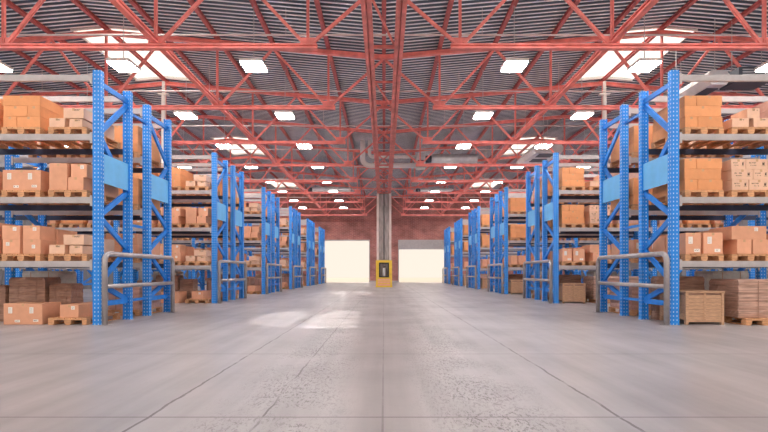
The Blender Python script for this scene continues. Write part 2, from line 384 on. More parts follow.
# ------------------------------------------------------------------ roof steel
BZ = 6.90                                        # bottom chord level
PX = 1.96
def make_truss(s):
    root = empty('roof_truss', (0, 0, 0))
    tb = MB(); pts = [0.0, RX, WX - .1]
    for a, b in zip(pts, pts[1:]): tb.ibeam((s * a, 0, roof_z(a) - .09), (s * b, 0, roof_z(b) - .09), .13, .15, .03)
    tb.build('top_chord', M['red'], root)
    MB().ibeam((s * 1.72, 0, BZ), (s * (WX - .1), 0, BZ), .14, .13, .04).build('bottom_chord', M['red'], root)
    def web(xa, za, xb, zb, wd=.075, name='web_diagonal'):
        MB().prism([(-wd / 2, -wd / 2), (-.012, -wd / 2), (-.012, wd / 2 - .02), (.012, wd / 2 - .02), (.012, -wd / 2), (wd / 2, -wd / 2), (wd / 2, wd / 2), (-wd / 2, wd / 2)],
                   ((s * xa, 0, za), (s * xb, 0, zb))).build(name, M['red'], root)
    k = 0
    for k in range(5):
        xn = PX + 2 * PX * k
        web(xn, BZ + .08, xn, roof_z(xn) - .17, .07, 'web_vertical')
        web(xn - .10, BZ + .09, xn - PX + .04, roof_z(xn - PX) - .18)
        if xn + PX < WX: web(xn + .10, BZ + .09, xn + PX - .04, roof_z(xn + PX) - .18)
        g = MB(); g.box(s * (xn - .2), s * (xn + .2), -.012, .012, BZ + .05, BZ + .24); g.build('gusset_plate', M['red'], root)
        if k < 4:
            web(xn + PX, roof_z(xn + PX) - .17, xn + PX, roof_z(xn + PX) - 1.0, .05, 'web_hanger') if False else None
    return root
for s in (-1, 1):
    proto = make_truss(s)
    for i, y in enumerate(TR):
        t = proto if i == 0 else copy_tree(proto)
        t.location = (0, y, 0)
        tag(t, 'red steel roof truss over the %s racks, %s from the front' % (SIDE[s], ORD[i]), 'roof truss', 'red roof trusses')
# purlins
PUR = [0] + [PX * k for k in range(1, 10)]
for s in (-1, 1):
    for k, x in enumerate(PUR):
        if x == 0 and s == 1: continue
        z = roof_z(x) + DECK / 2 + .003
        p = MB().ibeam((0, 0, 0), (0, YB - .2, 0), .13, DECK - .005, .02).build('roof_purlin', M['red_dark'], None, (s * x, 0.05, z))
        if x == 0: tag(p, 'dark red purlin under the roof valley above the central girders', 'purlin', 'roof purlins')
        else: tag(p, 'dark red roof purlin, %s %s of the central girders' % (['first', 'second', 'third', 'fourth', 'fifth', 'sixth', 'seventh', 'eighth', 'ninth'][k - 1], SIDE[s]), 'purlin', 'roof purlins')
# central lattice girders (left and right chords joined by struts)
gd = empty('central_girder', (0, 9.0, 0))
tag(gd, 'long red twin girder with cross bracing running above the aisle to the grey column', 'girder')
for s in (-1, 1):
    m_ = MB()
    for xx in (.315, .445): m_.bar((s * xx, 0, BZ), (s * xx, 24.6, BZ), .10, .20)
    m_.bar((s * .38, 0, BZ + .06), (s * .38, 24.6, BZ + .06), .05, .05); m_.build('bottom_rail', M['red'], gd)
for i in range(6):
    y = TR[i] - 9.0
    if i == 5: y = 24.3
    MB().bar((-.27, y, BZ), (.27, y, BZ), .07, .07).build('cross_strut', M['red'], gd)
    MB().bar((-.27, y - 2.14, BZ), (.27, y - 2.14, BZ), .05, .05).build('cross_strut', M['red'], gd)
    MB().bar((-.27, y - 2.1, BZ + .01), (.27, y - .05, BZ + .01), .05, .04).build('cross_brace', M['red'], gd)
    if i > 1: MB().bar((.27, y - 2.1, BZ + .06), (-.27, y - .05, BZ + .06), .05, .04).build('cross_brace', M['red'], gd)
    for s in (-1, 1):
        MB().bar((s * .445, y, BZ + .10), (s * .445, y, roof_z(.445) - .17), .06, .06).build('girder_post', M['red'], gd)
# side connections from truss ends to central girder
# longitudinal bottom ties
for s in (-1, 1):
    for x, nm in ((3 * PX, 'inner'), (7 * PX, 'outer')):
        t = MB().ibeam((0, 0, 0), (0, YB - 9.5, 0), .15, .15, .045).build('longitudinal_tie', M['red'], None, (s * x, 9.0, BZ + .145))
        tag(t, 'red steel tie beam running the length of the hall, %s one on the %s' % (nm, SIDE[s]), 'tie beam', 'longitudinal tie beams')
# sprinkler pipes halfway between the trusses
for i in range(8):
    y = TR[i] + 2.15; z = 8.34
    r = empty('sprinkler_pipe', (0, y, z))
    MB().tube([(-WX + .1, 0, 0), (WX - .1, 0, 0)], .028, 8).build('pipe_run', M['pipe'], r)
    for x in (-13.7, -7.0, -3.0, 3.0, 7.0, 13.7):
        MB().tube([(x, 0, .02), (x, 0, roof_z(x) + DECK - z)], .008, 6).build('hanger_rod', M['pipe'], r)
    tag(r, 'thin pale sprinkler pipe crossing under the roof, %s from the front' % ORD[i], 'pipe', 'sprinkler pipes')
# ------------------------------------------------------------------ lamps
LROW = ORD + ['tenth', 'eleventh']
lp = empty('high_bay_lamp')
MB().cbox(-.34, .34, -.34, .34, .0, .09, .01).build('housing', M['white'], lp)
MB().cbox(-.32, .32, -.32, .32, -.05, -.001, .02).build('diffuser', M['lamp'], lp)
MB().tube([(0, 0, .09), (0, 0, 1.82)], .012, 6).build('suspension_rod', M['duct'], lp)
first = True
for i in range(-3, 8):  # rows before the first truss continue the grid unseen, added to light box fronts
    y = TR[0] + 4.28 * i + 1.95
    for s in (-1, 1):
        for k, x in enumerate((2 * PX, 4 * PX, 6 * PX, 8 * PX)):
            t = lp if first else copy_tree(lp); first = False
            t.location = (s * x, y, 7.3)
            rod = [c for c in t.children if c.name.startswith('suspension')][0]
            rod.scale = (1, 1, 1); L = roof_z(x) - 7.3 + .005; rod.scale.z = L / 1.82
            tag(t, 'glowing square hanging lamp, %s %s of the central girder, %s row from the front' % (['first', 'second', 'third', 'fourth'][k], SIDE[s], LROW[i + 3]), 'lamp', 'high bay lamps')

# ------------------------------------------------------------------ columns
cy = 33.0
c = empty('steel_column', (0, cy, 0))
for s in (-1, 1):
    MB().box(s * .37, s * .53, -.42, .42, .02, 6.79).build('column_flange', M['col_light'], c)
MB().box(-.37, .37, -.30, .30, .02, 6.79).build('column_web', M['conc_col'], c)
MB().box(-.03, .03, -.34, -.30, 2.0, 6.79).build('cable_conduit', M['black'], c)
MB().box(-.62, .62, -.5, .5, 0, .02).build('base_plate', M['galv'], c)
MB().box(-.6, .6, -.5, .5, 6.79, 6.788 + .0).build('cap_plate', M['red'], c) if False else None
tag(c, 'tall grey central column under the red girder with a yellow guarded foot', 'column')
yg = empty('column_guard', (0, cy, 0))
mb = MB(); mb.box(-.58, -.34, -.62, -.52, .0, 1.95); mb.box(.34, .58, -.62, -.52, .0, 1.95); mb.box(-.34, .34, -.62, -.52, 1.72, 1.95); mb.box(-.34, .34, -.62, -.52, 0, .78)
mb.box(-.58, -.54, -.52, .60, 0, 1.95); mb.box(.54, .58, -.52, .60, 0, 1.95); mb.box(-.58, .58, .53, .6, 0, 1.95)
mb.build('guard_casing', M['yellow'], yg)
mb = MB(); mb.box(-.36, -.27, -.66, -.62, .72, 1.78); mb.box(.27, .36, -.66, -.62, .72, 1.78); mb.box(-.27, .27, -.66, -.62, 1.70, 1.78); mb.box(-.27, .27, -.66, -.62, .72, .80)
mb.build('cabinet_frame', M['black'], yg)
mb = MB()
for z in (.12, .30, .48): mb.box(-.45, .45, -.625, -.62, z, z + .13)
mb.build('warning_stripe', M['tan'], yg)
MB().box(-.60, .60, -.68, .62, 0, .10).build('guard_foot', M['yellow'], yg)
tag(yg, 'yellow guard around the foot of the central column with a framed opening', 'column guard')
ex = empty('fire_extinguisher', (0, cy - .50, .78))
MB().tube([(0, -.02, 0), (0, -.02, .55), (0, -.02, .62)], .10, 16).build('cylinder_body', M['extred'], ex)
MB().tube([(0, -.02, .62), (0, -.02, .70)], .035, 10).build('valve', M['black'], ex)
MB().box(-.02, .12, -.03, -.01, .70, .73).build('handle', M['black'], ex)
tag(ex, 'white fire extinguisher inside the opening of the yellow column guard', 'fire extinguisher')
for s in (-1, 1):
    r = empty('steel_column', (s * 9.72, TR[2] - .32, 0))
    MB().ibeam((0, 0, .02), (0, 0, 8.9), .13, .13, .03).build('column_shaft', M['white'], r)
    MB().box(-.22, .22, -.1, .1, 8.9, 8.96).build('cap_plate', M['white'], r); MB().box(-.2, .2, -.2, .2, 0, .02).build('base_plate', M['galv'], r)
    MB().bar((0, 0, 8.96), (0, .0, 9.5), .1, .1).build('column_head', M['white'], r)
    tag(r, 'slim white column standing between the second and third racks on the ' + SIDE[s], 'column', 'white side columns')

# ------------------------------------------------------------------ ducts and heaters
def arc(cx, cz, r, a0, a1, y, n=6): return [(cx + r * math.cos(a0 + (a1 - a0) * i / n), y, cz + r * math.sin(a0 + (a1 - a0) * i / n)) for i in range(n + 1)]
r = empty('air_pipe', (0, 26.4, 0))
MB().tube([(-1.25, 0, 8.80), (-1.25, 0, 7.75)] + arc(-.85, 7.75, .40, PI, 1.5 * PI, 0)[1:] + [(1.85, 0, 7.35)], .15, 14).build('pipe_run', M['white'], r)
MB().tube([(-.85, 0, 8.80), (-.85, 0, 8.05)] + arc(-.65, 8.05, .2, PI, 1.5 * PI, 0)[1:] + [(1.85, 0, 7.85)], .10, 12).build('return_pipe', M['white'], r)
MB().cbox(1.86, 2.4, -.3, .3, 7.15, 8.0, .02).build('fan_box', M['duct'], r)
MB().box(1.95, 2.3, -.31, -.30, 7.25, 7.6).build('fan_grille', M['duct_dark'], r)
tag(r, 'pale metal air pipe bending down behind the central girder', 'air pipe')
def unit(x0, x1, y, z, rad, lab):
    r = empty('ventilation_unit', ((x0 + x1) / 2, y, z)); h = (x1 - x0) / 2
    MB().tube([(-h, 0, 0), (-h + .15, 0, 0), (h - .15, 0, 0), (h, 0, 0)], rad, 20).build('duct_body', M['duct'], r)
    for k in (-.6, 0, .6): MB().tube([(h * k - .03, 0, 0), (h * k + .03, 0, 0)], rad + .015, 20).build('duct_band', M['duct'], r)
    MB().tube([(-h - .35, 0, -.03), (-h, 0, -.03)], rad * .8, 16).build('duct_end', M['duct_dark'], r)
    for k in (-.7, .7): MB().tube([(h * k, 0, rad), (h * k, 0, roof_z((x0 + x1) / 2 + h * k) + DECK - z)], .012, 6).build('hanger_rod', M['duct'], r)
    tag(r, lab, 'ventilation unit', 'ventilation units')
unit(2.9, 5.7, 27.6, 8.05, .27, 'grey cylindrical ventilation unit hanging right of the central girder')
unit(-5.7, -2.7, 36.0, 7.70, .22, 'grey cylindrical ventilation unit hanging far left of the column')
unit(2.9, 5.4, 36.0, 7.60, .2, 'grey cylindrical ventilation unit hanging far right of the column')
def duct(x, y0, y1, z, w_, lab):
    r = empty('air_duct', (x, y0, z))
    MB().prism([(-w_ + .15, -.24), (w_ - .15, -.24), (w_, .0), (w_ - .15, .24), (-w_ + .15, .24), (-w_, 0)], ((0, 0, 0), (0, y1 - y0, 0))).build('duct_body', M['duct'], r)
    for k in range(2):
        MB().box(-w_ / 2, w_ / 2, .3 + k * 1.1, 1.0 + k * 1.1, -.26, -.24).build('air_grille', M['duct_dark'], r)
    for yy in (.2, y1 - y0 - .2): MB().tube([(0, yy, .22), (0, yy, roof_z(x) + DECK - z)], .012, 6).build('hanger_rod', M['duct'], r)
    tag(r, lab, 'air duct', 'boxy air ducts')
duct(11.1, 14.9, 17.3, 7.55, .40, 'grey boxy air duct above the nearest right rack')
duct(9.12, 24.9, 28.3, 7.95, .85, 'grey boxy air duct between second and third racks on the right')

r = empty('unit_heater', (12.25, 15.2, 7.62))
MB().cbox(-.60, .60, -.45, .45, -.20, .22, .02).build('heater_casing', M['duct_dark'], r)
for k in range(4): MB().box(-.5, .5, -.475, -.452, -.14 + k * .08, -.11 + k * .08).build('louvre', M['duct'], r)
for k in (-.5, .5): MB().tube([(k, 0, .22), (k, 0, roof_z(12.25 + k) + DECK - 7.62)], .012, 6).build('hanger_rod', M['duct'], r)
tag(r, 'dark boxy heater hanging beside the duct above the nearest right rack', 'heater')
# ------------------------------------------------------------------ racks
XA = 5.89; XR = 5.97; PW = .165; PD = .12; FD = 1.20; BAY = 3.45; RH = 5.30
LV = [1.33, 2.66, 3.97, 5.20]                    # top of beams
ROWS = [9.35 + 6.45 * i for i in range(6)]
BAYS = [2, 3, 3, 2, 2, 2]
GAPB = .73
post_me = MB()
_h = [(-.0825, -.06), (.0825, -.06), (.0825, .06), (.05, .06), (.04, .035), (-.04, .035), (-.05, .06), (-.0825, .06)]
def post_mesh():
    mb = MB(); n = len(_h)
    for z in (0.012, RH): mb.v += [(a, b, z) for a, b in _h]
    for i in range(n): mb.f.append((i, (i + 1) % n, n + (i + 1) % n, n + i)); mb.sm.append(False)
    mb.f.append(tuple(range(n - 1, -1, -1))); mb.f.append(tuple(range(n, 2 * n))); mb.sm += [False] * 2
    mb.box(-.10, .10, -.058, .058, 0, .012)
    return mb.mesh('upright_post', M['post'])
POST = post_mesh()
beam_mb = MB(); L = BAY - PW
beam_mb.v = []
prof = [(-.03, -.065), (.03, -.065), (.03, .04), (.005, .04), (.005, .065), (-.03, .065)]
BEAM = MB().prism([(-.03, -.125), (.03, -.125), (.03, 0), (-.03, 0)], ((PW / 2 + .004, 0, 0), (BAY - PW / 2 - .004, 0, 0)))
BEAM.box(PW / 2 + .004, BAY - PW / 2 - .004, -.034, -.030, -.045, -.035); BEAM.box(PW / 2 + .004, BAY - PW / 2 - .004, -.034, -.030, -.095, -.085)
_b = BEAM; BEAM = _b.mesh('load_beam', M['beam']); BEAM_SHADED = _b.mesh('load_beam', M['beam_shade'])
CONN = MB().box(PW / 2 + .001, PW / 2 + .05, -.045, -.0345, -.19, .03).mesh('beam_connector', M['beam'])
CONN2 = MB().box(BAY - PW / 2 - .05, BAY - PW / 2 - .001, -.045, -.0345, -.19, .03).mesh('beam_connector', M['beam'])
def brace_bar(y0, z0, y1, z1): return MB().bar((0, y0, z0), (0, y1, z1), .05, .11).mesh('brace', M['blue'])
YF, YR = PD / 2, FD - PD / 2
def segs(flip):
    z = [.43]; out = [(YF, .43, YR, .43)]
    f = False
    pts = [(.46, .85), (.88, 1.60), (1.64, 2.25), (2.30, 2.93), (3.0, 3.95), (4.05, 4.95)]
    for a, b in pts:
        ya, yb = (YF, YR) if f else (YR, YF)
        out.append((ya, a, yb, b)); f = not f
    out.append((YF, 5.06, YR, 5.06))
    if flip: out = [(FD - a, b, FD - c_, d) for a, b, c_, d in out]
    return out
BR = {fl: [brace_bar(YF + .05 if a < b2 else YR - .05, z0, YR - .05 if a < b2 else YF + .05, z1) for a, z0, b2, z1 in segs(fl)] for fl in (False, True)}
def all_braces(fl):
    mb = MB()
    for a, z0, b2, z1 in segs(fl): mb.bar((0, YF + .05 if a < b2 else YR - .05, z0), (0, YR - .05 if a < b2 else YF + .05, z1), .05, .11)
    return mb.mesh('frame_bracing', M['blue'])
BRALL = {fl: all_braces(fl) for fl in (False, True)}
PANEL = MB().cbox(-.012, .012, .10, FD - .10, 2.98, 3.60, .004).mesh('load_notice_panel', M['panel'])
for s in (-1, 1):
    for ri, y in enumerate(ROWS):
        for rear in (0, 1):
            y0 = y + rear * (FD + GAPB)
            root = empty('pallet_rack', (s * ((XA if s < 0 else XR) + PW / 2), y0, 0))
            for b in range(BAYS[ri] + 1):
                for yy in (YF, YR): obj('upright_post', POST, root, (s * b * BAY, yy, 0)).rotation_euler.z = 0 if yy == YF else PI
                if b == 0:
                    for me in BR[bool(rear)]: obj('brace', me, root)
                    obj('load_notice_panel', PANEL, root, (-s * .035, 0, 0))
                else: obj('frame_bracing', BRALL[bool(rear)], root, (s * b * BAY, 0, 0))
                if b < BAYS[ri]:
                    for z in LV:
                        for fr in (0, 1):
                            bm_ = obj('load_beam', BEAM_SHADED if fr and z < 5 else BEAM, root, (s * b * BAY if s > 0 else s * (b + 1) * BAY, .03 if not fr else FD - .03, z))
                            if fr: bm_.rotation_euler.z = PI; bm_.location.x += BAY
                            obj('beam_connector', CONN, bm_); obj('beam_connector', CONN2, bm_)
                if not rear:
                    for z in (.44, 2.2, 4.83): MB().bar((0, 0.002, 0), (0, GAPB - .003, 0), .05, .06).build('row_spacer', M['blue'], root, (s * b * BAY, FD, z))
            tag(root, 'blue steel pallet rack, %s row on the %s, %s' % (ORD[ri], SIDE[s], 'its back half' if rear else 'its front half facing the camera'), 'pallet rack', 'pallet racks')
        # guard
        g = empty('guard_rail', (s * (5.76 if s < 0 else 5.83), y - .07, 0)); G = 2.98
        Rb = .16; R_ = .055; T = 1.48
        path = [(0, 0, .012), (0, 0, T - Rb)] + [(0, Rb - Rb * math.cos(t), T - Rb + Rb * math.sin(t)) for t in [PI / 2 * i / 6 for i in range(1, 7)]]
        path += [(0, G - Rb + Rb * math.sin(t), T - Rb + Rb * math.cos(t)) for t in [PI / 2 * i / 6 for i in range(0, 7)]] + [(0, G, .012)]
        MB().tube(path, R_, 14).build('hoop', M['galv'], g)
        MB().tube([(0, .05, .80), (0, G - .05, .80)], .047, 12).build('middle_rail', M['galv'], g)
        for yy in (0, G): MB().cbox(-.085, .085, yy - .1, yy + .1, 0, .012, .002).build('foot_plate', M['galv'], g)
        tag(g, 'grey tubular guard rail at the aisle end of the %s %s rack row' % (ORD[ri], SIDE[s]), 'guard rail', 'guard rails')

# ------------------------------------------------------------------ pallets
def pallet_parts():
    deck = MB(); 
    for i in range(7):
        x0 = -.4 + i * (.8 - .1) / 6; deck.box(x0, x0 + .1, -.6, .6, .122, .144)
    for yy in (-.6, -.05, .5): deck.box(-.4, .4, yy, yy + .1, .10, .122)
    parts = [('top_deck', deck)]
    for xx in (-.4, -.05, .3):
        r = MB(); r.box(xx, xx + .1, -.6, .6, 0, .02)
        for yy in (-.6, -.07, .46): r.cbox(xx - (0 if xx < -.3 else .02 if xx < 0 else .0) - (.0), xx + .1 + (.02 if xx < 0.2 else 0) - (0 if xx < 0.2 else 0), yy, yy + .14, .02, .10, .004)
        parts.append(('runner', r))
    return parts
PP = [(n, mb.mesh(n, M['wood'])) for n, mb in pallet_parts()]
_all = MB()
for n, mb in pallet_parts():
    k = len(_all.v); _all.v += mb.v; _all.f += [tuple(k + i for i in f) for f in mb.f]; _all.sm += mb.sm
PALL = _all.mesh('wooden_pallet', M['wood'])
LEVN = ['on the floor', 'lower shelf', 'middle shelf', 'upper shelf']
POSN = ['nearest the aisle', 'second from the aisle', 'third from the aisle', 'fourth from the aisle', 'fifth from the aisle', 'sixth from the aisle']
RUNN = {0: 'front', 1: 'back'}
def place_pallet(s, ri, rear, lev, pos, xc, yc, z):
    detailed = ri <= 1
    if detailed:
        r = empty('wooden_pallet', (s * (xc + DXS[s]), yc, z))
        for n, me in PP: obj(n, me, r)
    else: r = obj('wooden_pallet', PALL, None, (s * (xc + DXS[s]), yc, z))
    tag(r, 'wooden pallet, %s, %s, %s half of %s %s rack row' % (LEVN[lev], POSN[pos], RUNN[rear], ORD[ri], SIDE[s]), 'pallet', 'wooden pallets')

# ------------------------------------------------------------------ cartons
carton_cache = {}
def glyphs(mb, x0, x1, y, z0, z1, rnd, n):
    wd = (x1 - x0) / n
    for i in range(n):
        if rnd.random() < .18: continue
        a = x0 + i * wd
        k = rnd.choice((0, 1, 2))
        mb.box(a, a + wd * .2, y - .001, y, z0, z1)
        if k != 1: mb.box(a, a + wd * .75, y - .001, y, z1 - (z1 - z0) * .2, z1)
        if k != 0: mb.box(a, a + wd * .75, y - .001, y, z0 + (z1 - z0) * .4, z0 + (z1 - z0) * .6)
        if k == 2: mb.box(a + wd * .55, a + wd * .75, y - .001, y, z0, z1)
def carton_meshes(w_, d, h, m, marks):
    key = (round(w_, 3), round(d, 3), round(h, 3), m, marks)
    if key in carton_cache: return carton_cache[key]
    rnd = random.Random(hash((w_, h)) % 1000)
    g = .004; parts = []
    body = MB().cbox(-w_ / 2 + g, w_ / 2 - g, -d / 2 + g, d / 2 - g, 0, h - .001, .005)
    y = -d / 2 + g - .0005
    tp = MB(); tp.box(-.025, .025, -d / 2 + .012, d / 2 - .012, h - .0009, h + .0002)
    tp.box(-.025, .025, y - .0004, y + .0001, h - .055, h - .006); parts.append(('packing_tape', tp.mesh('packing_tape', M['tape'])))
    if 'P' in marks:                              # printed all over
        q = MB(); c = h / 2; n = max(3, int(w_ / .06))
        glyphs(q, -w_ * .36, -w_ * .02, y, c + .012, c + .040, rnd, n // 2 + 2); glyphs(q, -w_ * .30, w_ * .0, y, c - .035, c - .015, rnd, n // 2 + 2)
        q.box(w_ * .24, w_ * .34, y - .001, y, c - .02, c + .03); q.box(w_ * .20, w_ * .38, y - .001, y, c - .038, c - .032)
        for xx in (.25, .30, .34): q.box(w_ * xx, w_ * xx + .006, y - .001, y, c + .03, c + .045)
        parts.append(('print', q.mesh('print', M['ink'])))
    labs = []; ink = MB()
    def label(cx, cz, a, b, text):
        labs.append(MB().box(cx - a / 2, cx + a / 2, y - .001, y, cz - b / 2, cz + b / 2))
        if text: glyphs(ink, cx - a * .38, cx + a * .38, y - .001, cz - b * .22, cz + b * .22, rnd, 4)
        else:
            for q in (.3, .1, -.1, -.3): ink.box(cx - a * .35, cx + a * .2, y - .0015, y - .001, cz + b * q - .003, cz + b * q)
    if 'A' in marks: label(-w_ * .32, h * .68, .085, .13, 0); label(w_ * .22, h * .68, .085, .13, 0); label(-w_ * .14, h * .17, .11, .05, 1); label(w_ * .33, h * .19, .11, .05, 1)
    if 'B' in marks: label(-w_ * .18, h * .64, .09, .15, 0)
    if 'C' in marks: label(w_ * .22, h * .16, .12, .065, 1)
    if 'D' in marks: label(w_ * .2, h * .75, .075, .075, 0)
    if 'E' in marks: label(-w_ * .2, h * .68, .075, .075, 0)
    if 'G' in marks: label(w_ * .1, h * .5, .07, .075, 0)
    if 'S' in marks:
        glyphs(ink, -w_ * .05, w_ * .35, y, h * .72, h * .88, rnd, 4); 
    for lab in labs: parts.append(('shipping_label', lab.mesh('shipping_label', M['paper'])))
    if ink.v: parts.append(('print', ink.mesh('print', M['ink'])))
    carton_cache[key] = (body.mesh('cardboard_box', M[m]), parts)
    return carton_cache[key]
COLN = {'orange': 'orange', 'tan': 'tan', 'pale': 'pale', 'pink': 'pinkish brown'}
CARTONS = []
# templates: list of (u0,u1,y0,y1,z0,z1,material,marks); u outward from the aisle, y from front, z from pallet top
def big3(m='orange', v=0):
    h = .22; t = []
    if v == 0: t = [(-.39, .10, 0, 1, m), (.10, .39, 0, 1, m), (-.39, -.12, 1, 2, m), (-.12, .38, 1, 2, m), (-.39, .40, 2, 3, m)]
    else: t = [(-.39, -.12, 0, 1, m), (-.12, .40, 0, 1, m), (-.40, .37, 1, 2, m), (-.40, -.15, 2, 3, m), (-.15, .39, 2, 3, m)]
    o = [(a, b, -.58, .0, c * h, d * h, mm, '') for a, b, c, d, mm in t]
    o += [(-.39, .39, .0, .58, 0, h, m, ''), (-.38, .38, .0, .58, h, 2 * h, m, ''), (-.37, .0, .0, .57, 2 * h, 3 * h, m, '')]
    return o
def printed3(m='pale'):
    h = .215
    o = [(-.38, -.03, -.58, 0, 0, h, m, 'P'), (-.03, .40, -.58, 0, 0, h, m, 'P'), (-.39, .06, -.58, 0, h, 2 * h, m, 'P'), (.06, .39, -.58, 0, h, 2 * h, m, 'P'),
         (-.40, -.09, -.58, 0, 2 * h, 3 * h, m, 'P'), (-.09, .37, -.58, 0, 2 * h, 3 * h, m, 'P'), (-.38, .38, .0, .58, 0, 3 * h, m, '')]
    return o
def small3(m='pale'):
    return [(.07, .40, -.58, -.15, 0, .19, m, 'S'), (-.30, -.02, -.58, -.12, 0, .17, m, 'S'), (-.32, .11, -.57, -.10, .19, .40, m, 'S'), (-.02, .07, -.45, -.15, 0, .188, m, ''),
            (-.36, .05, -.05, .45, 0, .36, m, '')]
def small3b(m='pale'):
    return [(-.38, -.02, -.58, -.12, 0, .19, m, 'S'), (.07, .38, -.58, -.12, 0, .19, m, 'S'), (-.05, .22, -.56, -.10, .19, .40, m, 'S'), (-.38, .10, -.05, .50, 0, .27, m, ''), (.12, .39, -.05, .5, 0, .38, m, '')]
def twotall(): return [(.02, .40, -.58, -.0, 0, .56, 'tan', ''), (-.32, .01, -.58, .0, 0, .27, 'tan', ''), (-.38, -.04, -.56, .02, .27, .55, 'tan', 'D'), (-.38, .38, .03, .58, 0, .50, 'tan', '')]
def onebig(): return [(-.40, .40, -.58, .5, 0, .42, 'tan', 'A')]
def four(): return [(-.40, -.02, -.58, -.12, 0, .30, 'tan', 'G'), (.03, .40, -.58, -.12, 0, .30, 'tan', 'E'), (-.38, -.02, -.58, -.12, .30, .59, 'tan', 'D'), (.03, .41, -.58, -.12, .30, .59, 'tan', 'D'),
                   (-.40, .40, -.10, .55, 0, .56, 'tan', '')]
def twobox(): return [(-.38, -.05, -.58, .1, 0, .44, 'tan', 'BC'), (-.01, .40, -.58, .1, 0, .44, 'tan', 'BC'), (-.38, .38, .12, .58, 0, .40, 'tan', '')]
def threebox(): return [(-.28, .03, -.58, .1, 0, .30, 'tan', ''), (.05, .40, -.58, .1, 0, .30, 'tan', ''), (-.38, .35, -.57, .1, .30, .58, 'tan', 'D'), (-.36, .36, .12, .58, 0, .55, 'tan', '')]
def singles(): return [(-.2, .2, -.55, .45, 0, .27, 'tan', 'D')]
XP = [6.58, 7.55, 8.52]
DXS = {-1: 0.0, 1: 0.08}
LAYW = {0: 'bottom', 1: 'middle', 2: 'top'}
def load(s, ri, rear, lev, pos, tmpl, pallet=True, zoff=0):
    y0 = ROWS[ri] + rear * (FD + GAPB) + FD / 2
    xc = XP[pos % 3] + BAY * (pos // 3)
    z = 0 if lev == 0 else LV[lev - 1] + .002
    if pallet: place_pallet(s, ri, rear, lev, pos, xc, y0, z)
    zt = z + (.146 if pallet else 0)
    items = tmpl
    for n, (u0, u1, ya, yb, z0, z1, m, mk) in enumerate(items):
        CARTONS.append(dict(s=s, ri=ri, rear=rear, lev=lev, pos=pos, n=n, N=len(items), x=s * (xc + DXS[s] + (u0 + u1) / 2), y=y0 + (ya + yb) / 2, z=zt + z0,
                            w=u1 - u0, d=yb - ya, h=z1 - z0, m=m, mk=mk, front=(ya < -.3), u=(u0 + u1) / 2, zr=z0, items=items))
def where(c):
    its = [q for q in c['items'] if (q[2] < -.3) == c['front']]
    zs = sorted({round(q[4], 1) for q in its}); zi = zs.index(round(c['zr'], 1))
    t = ''
    if len(zs) > 1: t = {0: 'bottom', len(zs) - 1: 'top'}.get(zi, 'middle')
    same = sorted([(q[0] + q[1]) / 2 for q in its if round(q[4], 1) == round(c['zr'], 1)])
    k = same.index(c['u']); hz = ''
    if len(same) > 1:
        hz = ['inner', 'outer'][k] if len(same) == 2 else ['inner', 'central', 'outer'][k]
    return (('front ' if c['front'] else 'rear ') + (t + ' ' if t else '') + (hz + ' ' if hz else '')).strip()
LEVS = ['ground level', 'lower shelf', 'middle shelf', 'upper shelf']
POSS = ['first', 'second', 'third', 'fourth', 'fifth']
def wrapped(name, s, ri, rear, lev, xc, yc, w_, d, h, m, label, pallet=True, layers=5):
    """load of flat packed sheets under film: uneven layers, sagging edges"""
    z = 0 if lev == 0 else LV[lev - 1] + .002
    r = empty(name, (s * (xc + DXS[s]), yc, z + (.146 if pallet else 0)))
    mb = MB(); rnd = random.Random(int(xc * 100 + yc * 10)); n = layers
    nx, nz = 14, n * 3
    # rounded box sleeve with layered waviness
    ring = []
    P = []
    for i in range(4 * nx):
        t = i / nx; side = int(t); f = t - side
        if side == 0: P.append((-w_ / 2 + w_ * f, -d / 2, 0, -1))
        elif side == 1: P.append((w_ / 2, -d / 2 + d * f, 1, 0))
        elif side == 2: P.append((w_ / 2 - w_ * f, d / 2, 0, 1))
        else: P.append((-w_ / 2, d / 2 - d * f, -1, 0))
    for k in range(nz + 1):
        zz = h * k / nz
        for (px, py, ax, ay) in P:
            q = -.012 if k % 3 == 0 else .0
            q += rnd.uniform(-.006, .006)
            if k == nz: q -= .03
            cx = px + ax * q; cy_ = py + ay * q
            mb.v.append((cx, cy_, zz + (rnd.uniform(-.008, .008) if 0 < k < nz else 0)))
    m4 = 4 * nx
    for k in range(nz):
        for i in range(m4):
            j = (i + 1) % m4; mb.f.append((k * m4 + i, k * m4 + j, (k + 1) * m4 + j, (k + 1) * m4 + i)); mb.sm.append(False)
    mb.f.append(tuple(range(m4 - 1, -1, -1))); mb.f.append(tuple(nz * m4 + i for i in range(m4))); mb.sm += [False, False]
    mb.build('wrapped_stack', M[m], r)
    for xx in (-w_ * .25, w_ * .25): MB().box(xx - .008, xx + .008, -d / 2 - .012, -d / 2 - .009, .01, h - .03).build('strap', M['brown' if m in ('brown', 'sheet', 'pink') else 'tape'], r)
    tag(r, label, 'wrapped load', 'wrapped loads'); return r
